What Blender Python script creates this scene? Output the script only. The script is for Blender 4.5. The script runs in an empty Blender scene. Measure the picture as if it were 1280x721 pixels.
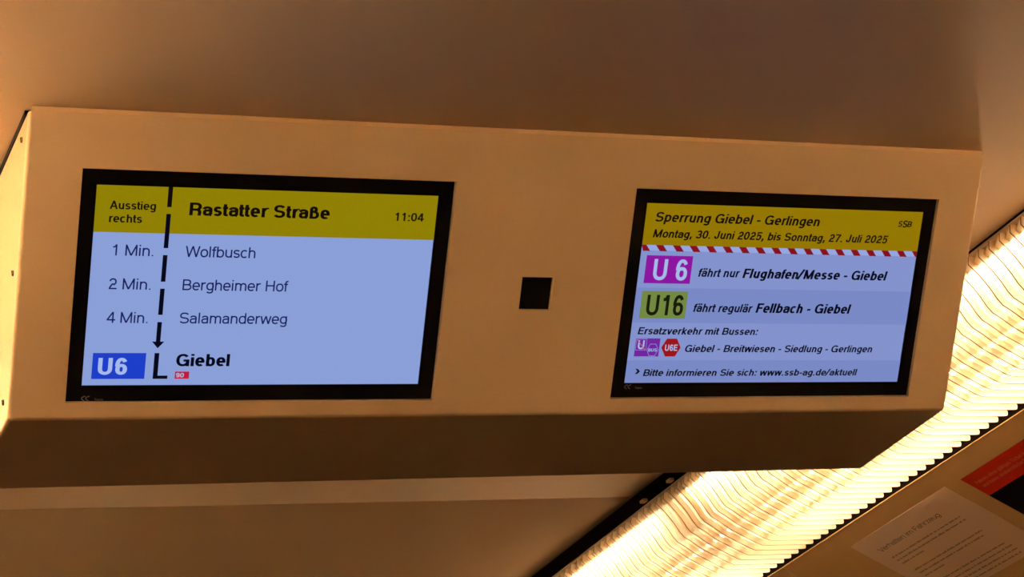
import bpy, bmesh, math, random
from mathutils import Matrix, Vector
random.seed(4)
C = bpy.context.scene.collection
sc = bpy.context.scene

# ------------------------------------------------------------------ camera, world, exposure
YAW = math.radians(-1.17)                 # the display housing hangs very slightly askew in the car
CAM = Vector((-0.6110924, -2.1163051, -1.2309333))
R = ((0.8976948, -0.4064473, -0.1701312), (0.0222212, 0.4273898, -0.9037943), (0.4400571, 0.8075510, 0.3926973))
cam = bpy.data.cameras.new('camera'); camo = bpy.data.objects.new('camera', cam); C.objects.link(camo)
M = Matrix.Identity(4)
for i in range(3):
    M[i][0] = R[0][i]; M[i][1] = -R[1][i]; M[i][2] = -R[2][i]; M[i][3] = CAM[i]
camo.matrix_world = M
cam.sensor_width = 36; cam.lens = 2852.8 / 1280 * 36; cam.clip_start = .01
sc.camera = camo
w = bpy.data.worlds.new('world'); sc.world = w; w.use_nodes = True
w.node_tree.nodes['Background'].inputs[0].default_value = (.05, .04, .03, 1)
w.node_tree.nodes['Background'].inputs[1].default_value = .1
sc.cycles.sample_clamp_indirect = 0; sc.cycles.max_bounces = 12; sc.cycles.diffuse_bounces = 8
sc.view_settings.view_transform = 'Standard'; sc.view_settings.look = 'None'
sc.view_settings.exposure = 0; sc.view_settings.gamma = 1
TUBE = 40.0                               # radiance of the fluorescent tubes
TUBE_COL = (1, .81, .60)

# ------------------------------------------------------------------ materials
def srgb(r, g, b):
    f = lambda c: (c/255/12.92) if c <= 10 else ((c/255+.055)/1.055)**2.4
    return (f(r), f(g), f(b), 1)
def mat(name, col, rough=.5, spec=.5, metal=0, emit=None, es=1, noise=0, nscale=40, bump=0, bscale=400):
    m = bpy.data.materials.new(name); m.use_nodes = True; nt = m.node_tree; b = nt.nodes['Principled BSDF']
    b.inputs['Base Color'].default_value = tuple(col[:3])+(1,)
    b.inputs['Roughness'].default_value = rough; b.inputs['Specular IOR Level'].default_value = spec
    b.inputs['Metallic'].default_value = metal
    if emit: b.inputs['Emission Color'].default_value = tuple(emit[:3])+(1,); b.inputs['Emission Strength'].default_value = es
    tc = nt.nodes.new('ShaderNodeTexCoord')
    if noise:
        n = nt.nodes.new('ShaderNodeTexNoise'); n.inputs['Scale'].default_value = nscale; n.inputs['Detail'].default_value = 4
        r = nt.nodes.new('ShaderNodeMapRange'); r.inputs[3].default_value = 1-noise; r.inputs[4].default_value = 1+noise
        x = nt.nodes.new('ShaderNodeVectorMath'); x.operation = 'SCALE'; x.inputs[0].default_value = col[:3]
        nt.links.new(tc.outputs['Object'], n.inputs['Vector']); nt.links.new(n.outputs[0], r.inputs[0])
        nt.links.new(r.outputs[0], x.inputs['Scale']); nt.links.new(x.outputs[0], b.inputs['Base Color'])
    if bump:
        n = nt.nodes.new('ShaderNodeTexNoise'); n.inputs['Scale'].default_value = bscale
        bp = nt.nodes.new('ShaderNodeBump'); bp.inputs['Strength'].default_value = bump; bp.inputs['Distance'].default_value = .001
        nt.links.new(tc.outputs['Object'], n.inputs['Vector']); nt.links.new(n.outputs[0], bp.inputs['Height']); nt.links.new(bp.outputs[0], b.inputs['Normal'])
    return m
def screen_mat(name, c, s=1.0):            # a backlit liquid crystal picture: black surface that gives off light
    return mat(name, (.004, .004, .005), .35, .12, emit=srgb(*c), es=s)
def lamella_mat():
    m = bpy.data.materials.new('translucent_plastic'); m.use_nodes = True; nt = m.node_tree; nt.nodes.clear()
    o = nt.nodes.new('ShaderNodeOutputMaterial'); t = nt.nodes.new('ShaderNodeBsdfTranslucent'); d = nt.nodes.new('ShaderNodeBsdfDiffuse')
    t.inputs[0].default_value = (.93, .81, .65, 1); d.inputs[0].default_value = (.85, .72, .5, 1)
    x = nt.nodes.new('ShaderNodeMixShader'); x.inputs[0].default_value = .25
    nt.links.new(t.outputs[0], x.inputs[1]); nt.links.new(d.outputs[0], x.inputs[2]); nt.links.new(x.outputs[0], o.inputs[0])
    return m
MC = mat('ceiling_paint', (.74, .54, .33), .42, .4, noise=.03, nscale=6, bump=.05, bscale=700)
MH = mat('housing_paint', (.86, .64, .38), .25, .45, noise=.03, nscale=9, bump=.06, bscale=900)
MW = mat('cornice_paint', (.74, .48, .20), .4, .4, noise=.04, nscale=14, bump=.05)
MWALL = mat('wall_panel', (.38, .27, .16), .6, .3, noise=.05, nscale=5)
MGLASS = mat('dark_window_glass', (.006, .006, .006), .12, .5)
MFLOOR = mat('rubber_floor', (.035, .028, .024), .7, .3, noise=.2, nscale=60)
MDARK = mat('dark_rubber', (.012, .009, .007), .7, .2)
MGAP = mat('dark_channel', (.007, .004, .002), .9, 0)
MBLACK = mat('black_bezel', (.004, .0035, .003), .35, .25)
MREFL = mat('white_reflector', (.62, .56, .46), .6, .2)
MTUBE = mat('fluorescent_tube', (.9, .9, .9), .5, .2, emit=TUBE_COL, es=TUBE)
MTUBE2 = mat('boosted_fluorescent_tube', (.9, .9, .9), .5, .2, emit=TUBE_COL, es=TUBE*2.1)  # tubes out of view, boosted to brighten the box and ceiling
MTUBE3 = mat('dim_fluorescent_tube', (.9, .9, .9), .5, .2, emit=TUBE_COL, es=TUBE*.62)
MLAM = lamella_mat()
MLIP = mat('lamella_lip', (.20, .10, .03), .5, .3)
MALU = mat('rail_paint', (.75, .52, .24), .4, .4, noise=.04, nscale=100)
MSCREW = mat('screw_steel', (.12, .08, .05), .4, .5, metal=.8)
MPAPER = mat('notice_paper', (.90, .68, .52), .5, .4, noise=.02, nscale=20)
MINK = mat('printed_ink', (.09, .045, .025), .6, .2)
MINK2 = mat('printed_small_ink', (.34, .19, .12), .6, .2)
MRED = mat('red_film', (.80, .035, .008), .4, .3)
MPRINT = mat('pale_print', (.80, .26, .12), .5, .3)
MFILM = mat('black_film', (.004, .004, .004), .45, .3)
MLOGO = mat('grey_print', (.42, .34, .28), .5, .3)

# ------------------------------------------------------------------ helpers
def tag(o, label=None, cat=None, group=None, kind=None):
    if label: o['label'] = label
    if cat: o['category'] = cat
    if group: o['group'] = group
    if kind: o['kind'] = kind
    return o
def empty(name, mw=None, **k):
    o = bpy.data.objects.new(name, None); C.objects.link(o); o.empty_display_size = .05
    if mw is not None: o.matrix_world = mw
    return tag(o, **k)
def obj(name, verts, faces, m, parent=None, smooth=False, idx=None, loc=None):
    me = bpy.data.meshes.new(name); me.from_pydata([tuple(v) for v in verts], [], faces)
    for x in (m if isinstance(m, (list, tuple)) else [m]): me.materials.append(x)
    if idx:
        for p, i in zip(me.polygons, idx): p.material_index = i
    if smooth:
        for p in me.polygons: p.use_smooth = True
    me.update()
    o = bpy.data.objects.new(name, me); C.objects.link(o)
    if parent is not None: o.parent = parent
    if loc: o.location = loc
    return o
def boxm(x0, x1, y0, y1, z0, z1):
    v = [(x, y, z) for x in (x0, x1) for y in (y0, y1) for z in (z0, z1)]
    f = [(0, 1, 3, 2), (4, 6, 7, 5), (0, 4, 5, 1), (2, 3, 7, 6), (0, 2, 6, 4), (1, 5, 7, 3)]
    return v, f
def box(name, b, m, parent=None): v, f = boxm(*b); return obj(name, v, f, m, parent)
def extr(name, prof, y0, y1, m, parent=None, closed=True, smooth=False):   # closed (x,z) section run along y
    n = len(prof); v = [(x, y0, z) for x, z in prof]+[(x, y1, z) for x, z in prof]
    f = [(i, (i+1) % n, n+(i+1) % n, n+i) for i in range(n if closed else n-1)]
    if closed: f += [tuple(range(n))[::-1], tuple(range(n, 2*n))]
    o = obj(name, v, f, m, parent, False)
    bm = bmesh.new(); bm.from_mesh(o.data); bmesh.ops.recalc_face_normals(bm, faces=bm.faces); bm.to_mesh(o.data); bm.free()
    return o
def polyp(name, pts, z, m, parent, t=.0002):  # thin printed patch on a plane, z = its face
    n = len(pts); v = [(x, y, z) for x, y in pts]+[(x, y, z-t) for x, y in pts]
    f = [tuple(range(n)), tuple(range(n, 2*n))[::-1]]+[(i, n+i, n+(i+1) % n, (i+1) % n) for i in range(n)]
    o = obj(name, v, f, m, parent)
    bm = bmesh.new(); bm.from_mesh(o.data); bmesh.ops.recalc_face_normals(bm, faces=bm.faces); bm.to_mesh(o.data); bm.free()
    return o

# ------------------------------------------------------------------ lettering: a small grotesque drawn as strokes
CAP, XH, DESC = .72, .53, -.2
def el(cx, cy, rx, ry, a0, a1, n=2.25, k=None):
    k = k or max(5, int(abs(a1-a0)/11)); out = []
    for i in range(k+1):
        a = math.radians(a0+(a1-a0)*i/k); c, s = math.cos(a), math.sin(a)
        out.append((cx+rx*math.copysign(abs(c)**(2/n), c), cy+ry*math.copysign(abs(s)**(2/n), s)))
    return out
def hk(w): return 1 if w < .1 else (.84 if w < .15 else .78)
def glyph(ch, w):
    h = w/2; hy = h*hk(w); T = CAP-hy; X = XH-hy
    o_ = lambda cx, rx: el(cx, XH/2, rx, XH/2-hy+.008, 0, 360)
    def bowl(cx=.27, rx=.185): return el(cx, XH/2, rx, XH/2-hy+.008, 0, 360)
    def ess(W, top, wd=0):      # S between 0 and top
        r = (top/2-hy)/2+.002; cx = W/2; rx = W/2-.04-h
        return [el(cx, top-hy-r+.006, rx*.94, r, 22, 236)+el(cx, hy+r-.006, rx, r, 56, -160)]
    G = {}
    if ch == ' ': return .28, []
    if ch == 'A': return .66, [[(.02+h*.9, 0), (.33, CAP-.0)], [(.64-h*.9, 0), (.33, CAP-.0)], [(.15, .235), (.51, .235)]]
    if ch == 'B': return .67, [[(.08+h, 0), (.08+h, CAP)], [(.08+h, T), (.36, T)]+el(.36, T-.155, .18, .155, 90, -90)[1:]+[(.08+h, T-.31)],
                               [(.08+h, T-.31), (.38, T-.31)]+el(.38, (T-.31+hy)/2, .2, (T-.31-hy)/2, 90, -90)[1:]+[(.08+h, hy)]]
    if ch == 'E': return .62, [[(.08+h, 0), (.08+h, CAP)], [(.08, T), (.57, T)], [(.08, .375), (.54, .375)], [(.08, hy), (.58, hy)]]
    if ch == 'F': return .58, [[(.08+h, 0), (.08+h, CAP)], [(.08, T), (.55, T)], [(.08, .36), (.5, .36)]]
    if ch == 'G': return .76, [el(.375, .36, .335-h, .365-hy, 38, 322)+[(.655-h*.2, .28)], [(.40, .335), (.70, .335)], [(.70-h, .34), (.70-h, 0)]]
    if ch == 'H': return .72, [[(.08+h, 0), (.08+h, CAP)], [(.64-h, 0), (.64-h, CAP)], [(.08, .375), (.64, .375)]]
    if ch == 'J': return .52, [[(.44-h, CAP), (.44-h, .2)]+el(.235, .2, .205-h, .205-h, 0, -180)[1:]+[(.03+h, .25)]]
    if ch == 'L': return .56, [[(.08+h, 0), (.08+h, CAP)], [(.08, hy), (.54, hy)]]
    if ch == 'M': return .84, [[(.07+h, 0), (.07+h, CAP)], [(.77-h, 0), (.77-h, CAP)], [(.07+h, CAP-.02), (.42, .02)], [(.77-h, CAP-.02), (.42, .02)]]
    if ch == 'R': return .70, [[(.08+h, 0), (.08+h, CAP)], [(.08+h, T), (.38, T)]+el(.38, T-.165, .2, .165, 90, -90)[1:]+[(.08+h, T-.33)],
                               [(.38, T-.33)]+el(.40, T-.49, .175, .16, 85, 0)[1:]+[(.60-h*.6, 0)]]
    if ch == 'S': return .66, ess(.66, CAP)
    if ch == 'T': return .60, [[(.02, T), (.58, T)], [(.30, 0), (.30, CAP)]]
    if ch == 'U': return .72, [[(.08+h, CAP), (.08+h, .26)]+el(.36, .26, .28-h, .27-hy, 180, 360)[1:]+[(.64-h, CAP)]]
    if ch == 'V': return .64, [[(.02+h*.9, CAP), (.32, 0)], [(.62-h*.9, CAP), (.32, 0)]]
    if ch == 'W': return .94, [[(.02+h, CAP), (.245, .0)], [(.47, CAP-.01), (.245, 0)], [(.47, CAP-.01), (.695, 0)], [(.92-h, CAP), (.695, 0)]]
    if ch == 'a': return .53, [el(.255, X-.13, .165, .13, 168, 0)+[(.42, .08)]+el(.47, .08, .05, .08-hy*.6, 180, 262)[1:],
                               [(.42, .33-hy*.25), (.33, .32-hy*.25)]+el(.215, (.31-hy*.25+hy)/2, .175-h, (.31-hy*.25-hy)/2, 82, 270)+el(.25, .16, .17, .16-hy, 275, 350)]
    if ch == 'ä': a, s = glyph('a', w); return a, s+[[(.15, .60), (.15, .60+w)], [(.34, .60), (.34, .60+w)]]
    if ch == 'ü': a, s = glyph('u', w); return a, s+[[(.17, .60), (.17, .60+w)], [(.36, .60), (.36, .60+w)]]
    if ch == 'b': return .56, [[(.06+h, 0), (.06+h, CAP)], el(.285, XH/2, .235-h, XH/2-hy+.008, 0, 360)]
    if ch == 'c': return .50, [el(.265, XH/2, .235-h, XH/2-hy+.008, 46, 314)]
    if ch == 'd': return .56, [[(.50-h, 0), (.50-h, CAP)], el(.275, XH/2, .235-h, XH/2-hy+.008, 0, 360)]
    if ch == 'e': return .54, [[(.06, .262), (.49-h, .262)]+el(.27, XH/2, .235-h, XH/2-hy+.008, 0, 322-h*130)]
    if ch == 'f': return .28, [[(.13, 0), (.13, .6)]+el(.235, .6, .105, .12-hy, 180, 95)[1:]+[(.28, T+.0)], [(.01, X), (.26, X)]]
    if ch == 'g': return .55, [[(.49-h, XH), (.49-h, .02)]+el(.27, -.02, .22-h, .18-hy, 0, -155)[1:], el(.275, .27, .235-h, .26-hy, 0, 360)]
    if ch == 'h': return .55, [[(.06+h, 0), (.06+h, CAP)], el(.275, X-.18, .215-h, .18, 180, 0)+[(.49-h, 0)]]
    if ch == 'i': return .235, [[(.11, 0), (.11, XH)], [(.11, CAP-max(.085, w*.66)), (.11, CAP)]]
    if ch == 'k': return .52, [[(.06+h, 0), (.06+h, CAP)], [(.06+h, .20), (.45-h*.3, XH)], [(.20, .30), (.48-h*.6, 0)]]
    if ch == 'l': return .24, [[(.11, 0), (.11, CAP)]]
    if ch == 'm': return .83, [[(.06+h, 0), (.06+h, XH)], el(.06+h+(.355-h)/2, X-.17, (.355-h)/2, .17, 180, 0)+[(.415, 0)], el(.415+(.355-h)/2, X-.17, (.355-h)/2, .17, 180, 0)+[(.77-h, 0)]]
    if ch == 'n': return .55, [[(.06+h, 0), (.06+h, XH)], el(.275, X-.18, .215-h, .18, 180, 0)+[(.49-h, 0)]]
    if ch == 'o': return .54, [el(.27, XH/2, .24-h, XH/2-hy+.008, 0, 360)]
    if ch == 'p': return .56, [[(.06+h, XH), (.06+h, DESC)], el(.285, XH/2, .235-h, XH/2-hy+.008, 0, 360)]
    if ch == 'r': return .365, [[(.06+h, 0), (.06+h, XH)], el(.06+h+.2, X-.2+h*.2, .2, .2, 180, 92)+[(.335, X+.0)]]
    if ch == 's': return .49, ess(.49, XH)
    if ch == 't': return .29, [[(.125, .68), (.125, .12)]+el(.21, .12, .085, .12-hy, 180, 268)[1:]+[(.275, hy)], [(.01, X), (.265, X)]]
    if ch == 'u': return .55, [[(.06+h, XH), (.06+h, .2)]+el(.275, hy+.17, .215-h, .17, 180, 360)[1:], [(.49-h, XH), (.49-h, 0)]]
    if ch == 'v': return .50, [[(.02+h, XH), (.25, 0)], [(.48-h, XH), (.25, 0)]]
    if ch == 'w': return .74, [[(.02+h, XH), (.195, 0)], [(.37, XH), (.195, 0)], [(.37, XH), (.545, 0)], [(.72-h, XH), (.545, 0)]]
    if ch == 'z': return .48, [[(.04, X), (.44, X)], [(.42-h, X), (.05+h, hy)], [(.03, hy), (.45, hy)]]
    if ch == 'ß': return .58, [[(.06+h, 0), (.06+h, .52)]+el(.255, .52, .195-h, .2-h, 180, 0)[1:]+el(.25, .52, .2-h, .12, 0, -80)[1:]+[(.27, .40)]+el(.29, .2+h*.2, .25-h, .2-h*.5, 85, -90)[1:]+[(.2, h*.7)]]
    if ch == '0': return .56, [el(.28, .36, .24-h, .365-hy, 0, 360, 2.2)]
    if ch == '1': return .56, [[(.32, 0), (.32, CAP)], [(.12, .55), (.20, .56), (.27, .60), (.32-h*.3, .70)]]
    if ch == '2': return .56, [el(.28, T-.19, .22-h, .19, 170, -20)+el(.28, .02, .22-h*.6, .32, 55, 100, 2)[1:]+[(.07+h, .12), (.05+h, hy)], [(.04+h*.4, hy), (.52, hy)]]
    if ch == '3': return .56, [el(.275, T-.155, .19-h*.6, .155, 165, -85)+[(.22, T-.31)], [(.24, T-.31)]+el(.275, (T-.31+hy)/2, .225-h*.6, (T-.31-hy)/2, 85, -165)]
    if ch == '4': return .56, [[(.42-h*.6, 0), (.42-h*.6, CAP)], [(.40-h*.6, CAP-.03), (.03+h*.6, .2)], [(.03, .2), (.54, .2)]]
    if ch == '5': return .56, [[(.50, T), (.11+h*.5, T), (.07+h, .33)]+el(.275, .235, .235-h, .235-h*.5, 135, -160)]
    if ch == '6': return .56, [el(.29, .225, .23-h, .235-hy, 0, 360), el(.29, .36, .245-h, .365-hy, 182, 35)]
    if ch == '7': return .56, [[(.04, T), (.52, T)], [(.51-h*.5, T), (.34, .4), (.2+h*.5, 0)]]
    if ch == '9': return .56, [el(.27, .495, .23-h, .235-hy, 0, 360), el(.27, .36, .245-h, .365-hy, 0, -145)]
    if ch == '.': return .28, [[(.14, 0), (.14, w*.85)]]
    if ch == ',': return .28, [[(.14, w*1.1), (.14, 0), (.11, -.12)]]
    if ch == ':': return .28, [[(.14, 0), (.14, w*.85)], [(.14, XH-w*1.1), (.14, XH)]]
    if ch == '-': return .34, [[(.04, .27), (.30, .27)]]
    if ch == '/': return .35, [[(-.02, -.03), (.30, CAP+.02)]]
    raise KeyError(ch)
def ribbon(pts, w, V, F):
    p = [pts[0]]
    for q in pts[1:]:
        if math.hypot(q[0]-p[-1][0], q[1]-p[-1][1]) > 1e-5: p.append(q)
    closed = len(p) > 3 and math.hypot(p[0][0]-p[-1][0], p[0][1]-p[-1][1]) < 1e-4
    if closed: p = p[:-1]
    n = len(p)
    if n < 2: return
    def nrm(a, b):
        dx, dy = b[0]-a[0], b[1]-a[1]; l = math.hypot(dx, dy); return -dy/l, dx/l
    base = len(V)
    for i in range(n):
        if closed: n1 = nrm(p[i-1], p[i]); n2 = nrm(p[i], p[(i+1) % n])
        else:
            n1 = nrm(p[i-1], p[i]) if i else nrm(p[0], p[1]); n2 = nrm(p[i], p[i+1]) if i < n-1 else n1
        mx, my = n1[0]+n2[0], n1[1]+n2[1]; l = math.hypot(mx, my) or 1; mx, my = mx/l, my/l
        k = w/2/max(.45, mx*n1[0]+my*n1[1]); ky = k*hk(w)
        V.append((p[i][0]+mx*k, p[i][1]+my*ky)); V.append((p[i][0]-mx*k, p[i][1]-my*ky))
    for i in range(n if closed else n-1):
        a = base+2*i; b = base+2*((i+1) % n); F.append((a+1, b+1, b, a))
WT = {'t': .066, 'l': .092, 'm': .140, 'n': .146, 'b': .166}
def lettering(name, s, x0, x1, yb, yc, m, parent, z, wt='m', shear=0, track=0):
    """print s with its ink from x0 to x1, baseline yb, cap line yc (local plane, y up)"""
    w = WT[wt]; V, F = [], []; x = 0
    for ch in s:
        adv, st = glyph(ch, w); b = len(V)
        for k in st:
            s0 = len(V); ribbon(k, w, V, F)
            for i in range(s0, len(V)): V[i] = (V[i][0]+x, V[i][1])
        x += adv+track-.028+(w-.08)*.12
    xs = [v[0] for v in V]; a, bb = min(xs), max(xs); sx = (x1-x0)/(bb-a); sy = (yc-yb)/CAP
    W = [(x0+(v[0]-a)*sx+shear*v[1]*sy, yb+v[1]*sy, z) for v in V]
    return obj(name, W, F, m, parent)

# ------------------------------------------------------------------ setting
CX = .631                                # the car is symmetric about this x
mir = lambda P: [(2*CX-x, z) for x, z in P]
XR, ZR, A30 = 1.6835, -.137, math.radians(30)
WX = 1.95
ZC = .004                                # ceiling height
ceil = tag(empty('ceiling'), kind='structure')
def ceiling_profile(edge, roll, r, ZC, n=7):
    x0_ = edge-r*math.sin(math.radians(roll)); half = [(x0_+r*math.sin(a), ZC+r-r*math.cos(a)) for a in [math.radians(roll*i/n) for i in range(n+1)]]
    L = [(2*CX-x, z) for x, z in half[::-1]]
    t = .004
    low = L+half; up = [(x, z+t) for x, z in low][::-1]
    return low+up
for (y0, y1, e, ro, r) in ((-5.0, .50, 1.4405, 4, .5), (.50, 1.3320, 1.4403, 12, .12), (1.3362, 6.0, 1.4403, 12, .12)):
    o = extr('ceiling_panel', ceiling_profile(e, ro, r, ZC if y0 < 0 else .028), y0, y1, MC, ceil)
    for p in o.data.polygons: p.use_smooth = abs(p.normal.y) < .5
    o.data.polygons[-1].use_smooth = False
box('ceiling_backing', (-.69, WX, -5, 6, .075, .085), MGAP, ceil)
floor = box('floor', (-.75, 2.01, -5, 6, -2.42, -2.37), MFLOOR); tag(floor, kind='structure')
cos3, sin3 = math.cos(A30), math.sin(A30)
LC = (WX-XR)/cos3                        # slope length of the cornice
def cornice(side):
    root = tag(empty('wall_'+side), kind='structure')
    f = (lambda P: P) if side == 'right' else mir
    zb = ZR-LC*sin3
    ysp = [-5.0, -1.736, 1.2755, 4.28, 6.0]
    for a, b in zip(ysp, ysp[1:]):
        g = .0012
        extr('cornice_panel', f([(XR, ZR), (XR+LC*cos3, zb), (XR+LC*cos3+.001, zb+.002), (XR+.0015, ZR+.0012)]), a+g, b-g, MW, root)
        extr('edge_rail', f([(XR-.0016, ZR+.0002), (XR-.0002, ZR-.0008), (XR+.0010, ZR+.0012), (XR-.0016, ZR+.0014)]), a+g, b-g, MALU, root)
    extr('cornice_backing', f([(XR+.004, ZR+.006), (WX, zb+.008), (WX, .07), (XR+.004, .07)]), -5, 6, MGAP, root)
    extr('wall_panel', f([(WX, zb+.002), (WX, -2.37), (WX+.05, -2.37), (WX+.05, zb+.002)]), -5, 6, MWALL, root)
    fx = lambda a, b: (a, b) if side == 'right' else (2*CX-b, 2*CX-a)
    d = tag(empty('door_1' if side == 'right' else 'door_2'), kind='structure')
    x0, x1 = fx(WX-.006, WX+.001)
    for a, b in ((1.17, 1.945), (1.955, 2.73)):
        lf = box('door_leaf', (x0, x1, a, b, -2.36, -.44), MDARK, d); g0, g1 = fx(WX-.008, WX-.005)
        box('door_glass', (g0, g1, a+.07, b-.07, -2.1, -.50), MGLASS, lf)
    for n, (a, b) in enumerate(((-3.9, -2.3), (-2.1, -.6), (-.5, 1.0), (3.0, 5.3))):
        wd = tag(empty('window_%d' % (n+1+(0 if side == 'right' else 4))), kind='structure')
        box('window_frame', (x0, x1, a, b, -1.75, -.84), MDARK, wd); g0, g1 = fx(WX-.008, WX-.005); box('pane', (g0, g1, a+.03, b-.03, -1.72, -.87), MGLASS, wd)
    return root
cornice('right'); cornice('left')
tag(box('wall_back', (-.75, 2.01, 6, 6.05, -2.4, .09), MWALL), kind='structure')
tag(box('wall_front', (-.75, 2.01, -5.05, -5, -2.4, .09), MWALL), kind='structure')

# ------------------------------------------------------------------ long ceiling lamps with pleated diffusers
PROF = [(1.4430, .000), (1.4395, -.012), (1.4500, -.024), (1.459, -.036), (1.468, -.051), (1.475, -.066), (1.482, -.076), (1.494, -.084), (1.512, -.098),
        (1.520, -.103), (1.545, -.117), (1.564, -.1275), (1.574, -.1312), (1.590, -.132), (1.634, -.132), (1.674, -.132), (1.6792, -.1312)]
PITCH = .0260; DEEP = .0115
def pnormals(P):
    N = []
    for i in range(len(P)):
        a = P[max(0, i-1)]; b = P[min(len(P)-1, i+1)]; dx, dz = b[0]-a[0], b[1]-a[1]; l = math.hypot(dx, dz)
        N.append((-dz/l, dx/l))          # points inward (up, towards the wall side)
    return N
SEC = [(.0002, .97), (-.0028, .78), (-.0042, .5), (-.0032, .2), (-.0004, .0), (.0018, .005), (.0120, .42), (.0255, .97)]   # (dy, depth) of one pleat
def pleat(P, y):
    N = pnormals(P); V, F, I = [], [], []
    for dy, dn in SEC:
        for (x, z), (nx, nz) in zip(P, N):
            sx = abs(nx); d = dn*DEEP
            V.append((x+nx*d, y+dy, z+nz*d))
    m = len(P)
    for j in range(len(SEC)-1):
        for i in range(m-1):
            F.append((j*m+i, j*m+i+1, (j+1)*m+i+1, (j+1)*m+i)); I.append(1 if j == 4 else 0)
    return V, F, I
def lamp(side, y0, y1, ya, yb, label):
    right = side == 'right'; P = PROF if right else mir(PROF); f = (lambda Q: Q) if right else mir
    root = empty('ceiling_lamp', Matrix.Translation((f([(1.55, 0)])[0][0], 0, .06)), label=label, cat='lamp')
    if True: root['group'] = 'long ceiling lamps along the car'
    off = Matrix.Translation((-f([(1.55, 0)])[0][0], 0, -.06))
    def put(o): o.matrix_parent_inverse = Matrix.Identity(4); o.data.transform(off); return o
    # housing: dark tray around a white reflector
    put(extr('housing', f([(1.4445, .004), (1.4445, .066), (1.6797, .066), (1.6797, -.119), (1.6812, -.119), (1.6812, .0695), (1.441, .0695), (1.441, .004)]), y0, y1, MGAP, root))
    put(extr('reflector', f([(1.4465, .002), (1.4465, .060), (1.6775, .060), (1.6775, -.114), (1.6790, -.114), (1.6790, .0615), (1.445, .0615), (1.445, .002)]), y0, y1, MREFL, root))
    put(extr('light_stop', f([(1.4440, .0045), (1.4440, .0025), (1.4525, .0025), (1.4525, -.012), (1.4545, -.0155), (1.4558, -.0145), (1.4545, -.011), (1.4545, .0045)]), y0, y1, MREFL, root))  # unseen strip added to block light behind the top of the pleats
    for bx_, bz_, bh_, lx in ((1.4990, -.0735, .060, 0), (1.5255, -.0905, .020, .004), (1.5500, -.1035, .020, .004), (1.5735, -.1155, .018, .004)):  # unseen ribs added inside to shade bands along the diffuser
        put(extr('added_baffle', f([(bx_, bz_), (bx_+.0012, bz_-.0005), (bx_+.0012+lx, bz_+bh_), (bx_+lx, bz_+bh_)]), y0, y1, MREFL, root))
    y = 1.262
    ks = [k for k in range(-5, 5)]
    for (tx, tz) in ((1.476, -.004), (1.612, -.052)):
        tx = f([(tx, 0)])[0][0]
        for k in ks:
            a = 1.240+1.505*k+.065; b = a+1.505-.13
            if b > y1 or a < y0: continue
            n = 12; V = []; F = []
            for yy in (a, b):
                for i in range(n): V.append((tx+.008*math.cos(i*2*math.pi/n), yy, tz+.008*math.sin(i*2*math.pi/n)))
            F = [(i, (i+1) % n, n+(i+1) % n, n+i) for i in range(n)]+[tuple(range(n))[::-1], tuple(range(n, 2*n))]
            put(obj('tube', V, F, (MTUBE3 if tz > -.02 else MTUBE) if (right and -.1 < b and a < 3.5) else MTUBE2, root))
    # pleats: those near the view one by one
    n0 = math.ceil((y0+.02)/PITCH); n1 = math.floor((y1-.05)/PITCH)
    V0, F0, I0 = pleat(P, 0)
    V0 = [off @ Vector(v) for v in V0]
    me = None; V, F, I = [], [], []
    for k in range(n0, n1):
        yy = k*PITCH-.0128
        if ya <= yy < yb:
            if me is None:
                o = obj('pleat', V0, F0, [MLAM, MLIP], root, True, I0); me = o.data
            else:
                o = bpy.data.objects.new('pleat', me); C.objects.link(o); o.parent = root
            o.location = (0, yy, 0)
        else:
            b = len(V); V += [(v[0], v[1]+yy, v[2]) for v in V0]; F += [tuple(b+i for i in q) for q in F0]; I += I0
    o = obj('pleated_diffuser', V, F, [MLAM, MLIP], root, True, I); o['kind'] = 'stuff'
    if right:
        for yc in (1.1956, 1.2992):
            v, q = boxm(1.432, 1.441, yc-.007, yc+.007, .005, .010); put(obj('fixing_clip', v, q, MALU, root))
    return root
lamp('right', -4.9, 5.9, -.45, 2.50, 'glowing ceiling lamp with pleated cream diffuser beside the sloping panel with notices')
lamp('left', -4.9, 5.9, 9, 9, 'long ceiling lamp on the opposite side, beyond the left end of the box')

# ------------------------------------------------------------------ display housing across the car
TH = 0.6836835; ST, CT = math.sin(TH), math.cos(TH)
W, H = 1.2621, .3509
RZ = Matrix.Rotation(YAW, 4, 'Z')
face = Matrix(((1, 0, 0, 0), (0, -ST, -CT, 0), (0, CT, -ST, 0), (0, 0, 0, 1)))   # local x along, y up the face, z out of it
FM = RZ @ face
hous = empty('display_housing', RZ, label='long cream metal display box under the ceiling with a sloping face', cat='display housing')
B = (H*ST, -H*CT)
bm = bmesh.new(); v, f = [], []
sec = [(0.0016, -.002), B, (.440, B[1]), (.6605, -.002)]
vs = [bm.verts.new((x, y, z)) for x in (0, W) for y, z in sec]
for i in range(4): bm.faces.new((vs[i], vs[(i+1) % 4], vs[4+(i+1) % 4], vs[4+i]))
bm.faces.new(vs[:4][::-1]); bm.faces.new(vs[4:])
bmesh.ops.recalc_face_normals(bm, faces=bm.faces)
ed = [e for e in bm.edges if not (abs(e.verts[0].co.z+.002) < 1e-5 and abs(e.verts[1].co.z+.002) < 1e-5)]
bmesh.ops.bevel(bm, geom=ed, offset=.0045, segments=4, profile=.5, affect='EDGES')
me = bpy.data.meshes.new('shell'); bm.to_mesh(me); bm.free(); me.materials.append(MH)
shell = bpy.data.objects.new('shell', me); C.objects.link(shell)
CUT = {'L': (.0637, .5115, .0636, .3319), 'R': (.7519, 1.1997, .0636, .3319), 'S': (.6114, .6530, .1775, .2183)}
cv, cf = [], []
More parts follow.
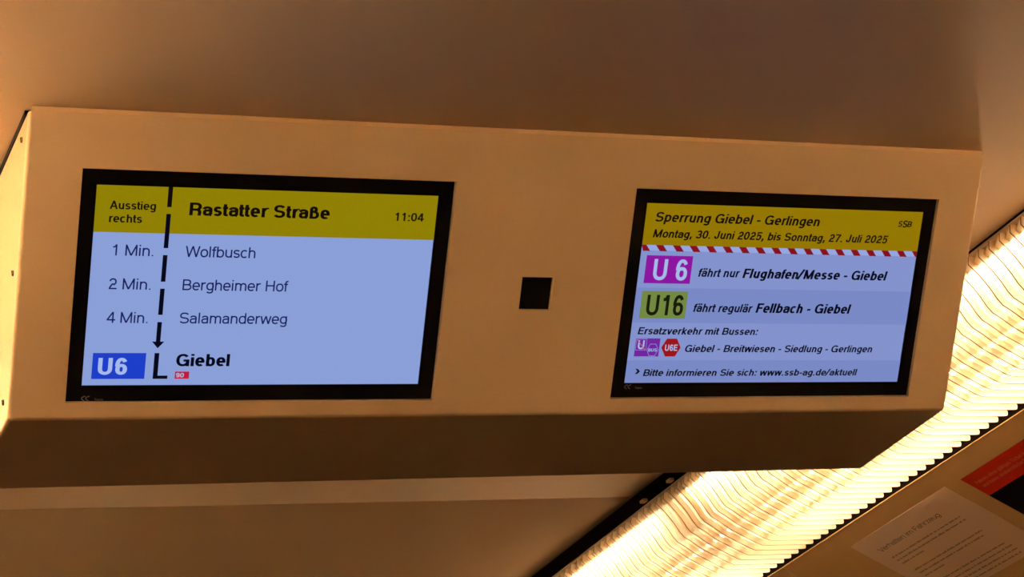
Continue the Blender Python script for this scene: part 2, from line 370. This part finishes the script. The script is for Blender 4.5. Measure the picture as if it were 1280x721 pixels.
for u0, u1, v0, v1 in CUT.values():
    a, q = boxm(u0, u1, -v1, -v0, -.03, .01); b = len(cv); cv += [face @ Vector(t) for t in a]; cf += [tuple(b+i for i in t) for t in q]
cut = obj('cutter', cv, cf, MH)
bm = bmesh.new(); bm.from_mesh(cut.data); bmesh.ops.recalc_face_normals(bm, faces=bm.faces); bm.to_mesh(cut.data); bm.free()
mod = shell.modifiers.new('cut', 'BOOLEAN'); mod.operation = 'DIFFERENCE'; mod.object = cut; mod.solver = 'EXACT'
bpy.context.view_layer.update()
dg = bpy.context.evaluated_depsgraph_get()
nm = bpy.data.meshes.new_from_object(shell.evaluated_get(dg)); shell.modifiers.clear(); shell.data = nm; nm.name = 'shell'
bpy.data.objects.remove(cut)
for p in nm.polygons: p.use_smooth = False
shell.parent = hous
# seal between box and ceiling
box('seal', (-.0015, W+.0015, .012, .648, -.0022, .0038), MDARK, hous)
box('top_flange', (.004, W-.004, .0012, .009, -.0022, .0038), MH, hous)
# screws on the left end, with slots
for (yy, zz) in ((.0416, -.0164), (.1343, -.133), (.2313, -.2468)):
    n = 16; r = .0034; V = []; F = []
    for x, rr in ((0.0004, r), (-.0008, r), (-.0014, r*.75)):
        for i in range(n): V.append((x, yy+rr*math.cos(2*math.pi*i/n), zz+rr*math.sin(2*math.pi*i/n)))
    for j in range(2): F += [(j*n+i, j*n+(i+1) % n, (j+1)*n+(i+1) % n, (j+1)*n+i) for i in range(n)]
    F.append(tuple(range(2*n, 3*n)))
    s = obj('screw', V, F, MSCREW, hous)
    v, q = boxm(-.0019, -.0012, yy-.0006, yy+.0006, zz-.003, zz+.003); obj('screw_slot', v, q, MDARK, s)
# the small square sensor window between the screens
u0, u1, v0, v1 = CUT['S']
a, q = boxm(u0+.0003, u1-.0003, -v1+.0003, -v0-.0003, -.012, -.0035)
obj('sensor_window', [face @ Vector(t) for t in a], q, MBLACK, hous)['label'] = 'small black square sensor window'

# ------------------------------------------------------------------ the two displays
camF = FM.inverted() @ CAM
DEP = .0045
def shift(u0, u1, v0, v1):
    c = Vector(((u0+u1)/2, -(v0+v1)/2)); k = DEP/camF.z
    return (c.x-camF.x)*k, (c.y-camF.y)*k
AW, AH, AV = .410, .2306, .0811
SCR_BLUE = screen_mat('screen_pale_blue', (138, 159, 215)); SCR_BLUE_R = screen_mat('screen_lavender_blue', (131, 146, 204))
SCR_BLUE_D = screen_mat('screen_shaded_row', (121, 137, 197)); SCR_YEL = screen_mat('screen_yellow', (143, 127, 4)); SCR_YEL_R = screen_mat('screen_ochre', (146, 118, 3))
SCR_NAVY = screen_mat('screen_navy', (20, 28, 92)); SCR_INK = screen_mat('screen_ink', (6, 7, 26)); SCR_INKY = screen_mat('screen_ink_warm', (17, 9, 4))
SCR_U6 = screen_mat('screen_royal_blue', (28, 62, 200)); SCR_WHITE = screen_mat('screen_white', (165, 185, 232)); SCR_RED = screen_mat('screen_red', (196, 22, 58))
SCR_MAG = screen_mat('screen_magenta', (140, 22, 160)); SCR_GRN = screen_mat('screen_green', (114, 136, 66)); SCR_DRED = screen_mat('screen_dark_red', (132, 17, 30))
SCR_PUR = screen_mat('screen_purple', (112, 38, 158)); SCR_HEX = screen_mat('screen_signal_red', (156, 20, 26)); SCR_LILA = screen_mat('screen_lilac', (160, 150, 215))
SCR_STRIPE = screen_mat('screen_stripe_ground', (150, 165, 222)); SCR_DGRN = screen_mat('screen_dark_olive', (26, 28, 8)); SCR_OR = screen_mat('screen_strike', (175, 110, 110))
def display(u_act, cutk, label):
    c = CUT[cutk]; dx, dy = shift(*c)
    root = empty('display', FM @ Matrix.Translation((u_act+dx, -AV+dy, -DEP)), label=label, cat='display')
    root['group'] = 'screens in the display box'
    # bezel: a frame whose opening is the picture
    pad = .001
    o = (c[0]+pad-u_act-dx, c[1]-pad-u_act-dx, -(c[3]-pad)+AV-dy, -(c[2]+pad)+AV-dy)
    bx = [(o[0], 0, o[2], o[3]), (AW, o[1], o[2], o[3]), (0, AW, o[2], -AH), (0, AW, 0, o[3])]
    V, F = [], []
    for x0, x1, y0, y1 in bx:
        a, q = boxm(x0, x1, y0, y1, -.018, 0); b = len(V); V += a; F += [tuple(b+i for i in t) for t in q]
    obj('bezel', V, F, MBLACK, root)
    return root
def scr(root, m):
    v, q = boxm(.0002, AW-.0002, -AH+.0002, -.0002, -.012, -.0012); return obj('screen', v, q, m, root)
def rect(name, s, m, u0, u1, v0, v1, z): return polyp(name, [(u0, -v1), (u1, -v1), (u1, -v0), (u0, -v0)], z, m, s)
Z1, Z2, Z3 = -.0010, -.0008, -.0006
# left: the stop list
U, Vv = .0805, .0811
dl = display(U, 'L', 'left screen in the box, listing next stops beside a dashed arrow line')
s = scr(dl, SCR_BLUE)
rect('header_band', s, SCR_YEL, 0, AW, 0, .0535, Z1)
def TL(name, t, u0, u1, vb, vc, wt, m, parent=s, z=Z2, shear=0, track=0): return lettering(name, t, u0-U, u1-U, -(vb-Vv), -(vc-Vv), m, parent, z, wt, shear, track)
TL('exit_side_text', 'Ausstieg', .0970, .1499, .1082, .0988, 'm', SCR_INKY); TL('exit_side_text', 'rechts', .0973, .1349, .1232, .1138, 'm', SCR_INKY)
TL('stop_name_text', 'Rastatter Straße', .1887, .3568, .1129, .0981, 'b', SCR_INKY); TL('clock_text', '11:04', .4386, .4750, .1126, .1027, 'm', SCR_INKY)
for i, (a, a0, a1, b, b1) in enumerate((('1 Min.', .1043, .1510, 'Wolfbusch', .2712), ('2 Min.', .1029, .1511, 'Bergheimer Hof', .3143), ('4 Min.', .1033, .1508, 'Salamanderweg', .3171))):
    vb = (.1610, .1998, .2387)[i]
    TL('minutes_text', a, a0, a1, vb, vb-.0127, 'l', SCR_NAVY); TL('stop_name_text', b, .1882, b1, vb, vb-.0127, 'l', SCR_NAVY)
for k, (a, b) in enumerate(((.0811, .1042), (.1121, .1514), (.1595, .1903), (.1984, .2289), (.2374, .2605))):
    rect('route_line', s, SCR_INKY if k == 0 else SCR_INK, .1624-U, .1676-U, a-Vv, b-Vv, Z2)
polyp('arrow_head', [(.1580-U, -(.2603-Vv)), (.1651-U, -(.2682-Vv)), (.1722-U, -(.2603-Vv))], Z2, SCR_INK, s)
rect('line_badge', s, SCR_U6, .0910-U, .1524-U, .2739-Vv, .3042-Vv, Z1)
TL('line_number_text', 'U6', .0977, .1314, .2990, .2795, 'b', SCR_WHITE)
polyp('terminus_mark', [(a-U, -(b-Vv)) for a, b in ((.1621, .3042), (.1793, .3042), (.1793, .3004), (.1676, .3004), (.1676, .2738), (.1621, .2738))], Z2, SCR_INK, s)
TL('stop_name_text', 'Giebel', .1882, .2519, .2893, .2748, 'b', SCR_INK)
rect('connection_badge', s, SCR_RED, .1880-U, .2048-U, .2957-Vv, .3042-Vv, Z1)
TL('connection_text', '90', .1893, .1987, .3026, .2973, 'm', SCR_WHITE)
# right: the closure notice
U2 = .7687
dr = display(U2, 'R', 'right screen in the box, closure notice with a red striped bar')
s2 = scr(dr, SCR_BLUE_R)
rect('header_band', s2, SCR_YEL_R, 0, AW, 0, .0529, Z1)
rect('stripe_ground', s2, SCR_STRIPE, 0, AW, .0529, .0600, Z1)
for k in range(18):
    x = .7888-U2+.02385*(k-1); a, b = .0529, .0606
    pts = [(x+.0000, -a), (x+.0065, -b), (x+.0168, -b), (x+.0103, -a)]
    pts = [(min(max(px, 0), AW), py) for px, py in pts]
    if pts[2][0]-pts[0][0] > .003: polyp('red_stripe', pts[::-1], Z2, SCR_DRED, s2)
rect('shaded_row', s2, SCR_BLUE_D, 0, AW, .1885-Vv, .2334-Vv, Z1); rect('shaded_row', s2, SCR_BLUE_D, 0, AW, .2823-Vv, AH-.0004, Z1)
def TR(name, t, u0, u1, vb, vc, wt, m, z=Z2, shear=.2, track=0, parent=s2):
    return lettering(name, t, u0-U2, u1-U2, -(vb-Vv), -(vc-Vv), m, parent, z, wt, shear, track)
TR('header_text', 'Sperrung Giebel - Gerlingen', .7824, 1.0212, .1042, .0921, 'n', SCR_INKY); TR('header_text', 'Montag, 30. Juni 2025, bis Sonntag, 27. Juli 2025', .7825, 1.1284, .1243, .1140, 'n', SCR_INKY)
TR('operator_mark', 'S', 1.1420, 1.1485, .1018, .0940, 'b', SCR_INKY); TR('operator_mark', 'S', 1.1488, 1.1560, .1026, .0932, 'b', SCR_INKY); TR('operator_mark', 'B', 1.1563, 1.1632, .1018, .0940, 'b', SCR_INKY)
rect('line_badge', s2, SCR_MAG, .7781-U2, .8438-U2, .1472-Vv, .1828-Vv, Z1)
TR('line_number_text', 'U 6', .7897, .8380, .1784, .1517, 'm', SCR_WHITE, shear=0)
TR('notice_text', 'fährt nur', .8536, .9136, .1733, .1625, 'n', SCR_INK); TR('notice_text', 'Flughafen/Messe - Giebel', .9188, 1.1353, .1740, .1617, 'b', SCR_INK)
rect('line_badge', s2, SCR_GRN, .7782-U2, .8433-U2, .1928-Vv, .2279-Vv, Z1 + .0001)
TR('line_number_text', 'U16', .7864, .8390, .2237, .1975, 'm', SCR_DGRN, shear=0)
TR('notice_text', 'fährt regulär', .8532, .9394, .2189, .2082, 'n', SCR_INK); TR('notice_text', 'Fellbach - Giebel', .9452, 1.0865, .2192, .2067, 'b', SCR_INK)
TR('notice_text', 'Ersatzverkehr mit Bussen:', .7788, .9521, .2485, .2393, 'n', SCR_INK)
rect('replacement_badge', s2, SCR_PUR, .7779-U2, .8125-U2, .2538-Vv, .2772-Vv, Z1)
def outline(name, pts, wd, m, z):
    V, F = [], []; ribbon([(a-U2, -(b-Vv)) for a, b in pts]+[(pts[0][0]-U2, -(pts[0][1]-Vv))], wd, V, F)
    return obj(name, [(x, y, z) for x, y in V], F, m, s2)
outline('badge_square', [(.7787, .2546), (.7934, .2546), (.7934, .2689), (.7787, .2689)], .0005, SCR_LILA, Z2)
TR('badge_text', 'U', .7815, .7906, .2676, .2562, 'm', SCR_WHITE, shear=0)
polyp('strike_mark', [(.7791-U2, -(.2556-Vv)), (.7800-U2, -(.2549-Vv)), (.7928-U2, -(.2683-Vv)), (.7919-U2, -(.2690-Vv))][::-1], Z3, SCR_OR, s2)
outline('badge_hexagon', [(.7952, .2687), (.7990, .2611), (.8070, .2611), (.8110, .2687), (.8070, .2763), (.7990, .2763)], .0006, SCR_LILA, Z2)
TR('badge_text', 'BUS', .7971, .8094, .2708, .2668, 'm', SCR_WHITE, shear=0)
polyp('bus_line_badge', [(a-U2, -(b-Vv)) for a, b in ((.8222, .254), (.8363, .254), (.8430, .2656), (.8363, .2772), (.8222, .2772), (.8154, .2656))][::-1], Z1, SCR_HEX, s2)
TR('line_number_text', 'U6E', .8206, .8385, .2697, .2617, 'm', SCR_WHITE, shear=0)
TR('notice_text', 'Giebel - Breitwiesen - Siedlung - Gerlingen', .8490, 1.1308, .2713, .2620, 'n', SCR_INK)
for kx in (0,):
    polyp('bullet_mark', [(a-U2, -(b-Vv)) for a, b in ((.7824, .2933), (.7857, .2933), (.7892, .2966), (.7857, .3000), (.7824, .3000), (.7856, .2966))][::-1], Z2, SCR_INK, s2)
TR('notice_text', 'Bitte informieren Sie sich: www.ssb-ag.de/aktuell', .7941, 1.1117, .3027, .2939, 'n', SCR_INK)
# maker's mark printed on each bezel: two swooshes and a word
for root, ux, vx, uu in ((dl, .0813, .3268, U), (dr, .0690+.7005, .3165, U2)):
    V, F = [], []
    for ox in (0, .0048):
        pts = [(ux+ox+.0000+.0068*(1-math.cos(t))*1.0, -(vx-.0030*math.sin(t)*1.0)) for t in (0, .3, .6, .9, 1.2)]
        low = [(ux+ox, -vx), (ux+ox+.0008, -(vx+.0010)), (ux+ox+.0035, -(vx+.0028))]
        for P, wd in ((pts, .0011), (low, .0010)): ribbon([(a-uu, b+Vv) for a, b in P], wd, V, F)
    obj('maker_mark', [(x, y, .0002) for x, y in V], F, MLOGO, root)
    lettering('maker_text', 'Trapeze', ux+.0148-uu, ux+.0250-uu, -(vx+.0026-Vv), -(vx-.0002-Vv), MLOGO, root, .0002, 'm')

# ------------------------------------------------------------------ notices on the sloping panel (local x = reading direction, -y down the slope)
NM = Matrix(((0, -cos3, -sin3, XR), (-1, 0, 0, 0), (0, sin3, -cos3, ZR), (0, 0, 0, 1)))
def nroot(name, y, s, label, cat): return empty(name, NM @ Matrix.Translation((-y, -s, 0)), label=label, cat=cat)
# paper, landscape: origin at its upper left corner (y 1.104, slope distance .036)
nt = nroot('notice', 1.104, .041, 'pale landscape paper notice headed Verhalten im Fahrzeug, full of small print, on the sloping panel', 'notice')
v, q = boxm(0, .298, -.210, 0, .0001, .0007); obj('sheet', v, q, MPAPER, nt)
LT = .0008
lettering('heading', 'Verhalten im Fahrzeug', .034, .221, -.0455, -.0345, MINK, nt, LT, 't')
def words(x0, x1, y, V, F, h=.0030):
    x = x0
    while x < x1-.003:
        n = random.choice((3, 4, 5, 7, 8, 10, 12)); ln = min(n*.0019, x1-x)
        k = x
        while k < x+ln-.0010:                      # letter-like strokes
            b = len(V); hh = h*random.choice((1, 1, 1, 1.45)); wd = .0012
            V += [(k, y, LT), (k+wd, y, LT), (k+wd, y+hh, LT), (k, y+hh, LT)]; F.append((b, b+1, b+2, b+3)); k += .0017
        x += ln+.0022
for y, x1 in ((-.069, .245), (-.080, .246), (-.091, .105), (-.117, .242), (-.128, .234), (-.139, .095), (-.164, .245), (-.1755, .248), (-.187, .246), (-.1985, .241)):
    V, F = [], []; words(.034, x1, y, V, F); obj('text_line', V, F, MINK2, nt)
# red and black sticker
st = nroot('sticker', .7655, .046, 'glossy sticker with a red band and a black field beside the paper notice', 'sticker')
v, q = boxm(0, .297, -.158, 0, .0001, .0006); obj('black_field', v, q, MFILM, st)
v, q = boxm(0, .297, -.0575, 0, .0006, .0008); rb = obj('red_band', v, q, MRED, st)
lettering('warning_text', 'Fahren ohne gültiges Ticket k', .0125, .1480, -.0262, -.0182, MPRINT, rb, .0009, 'm')
lettering('warning_text', 'und keine strafrechtliche F', .0145, .1340, -.0385, -.0305, MPRINT, rb, .0009, 'm')
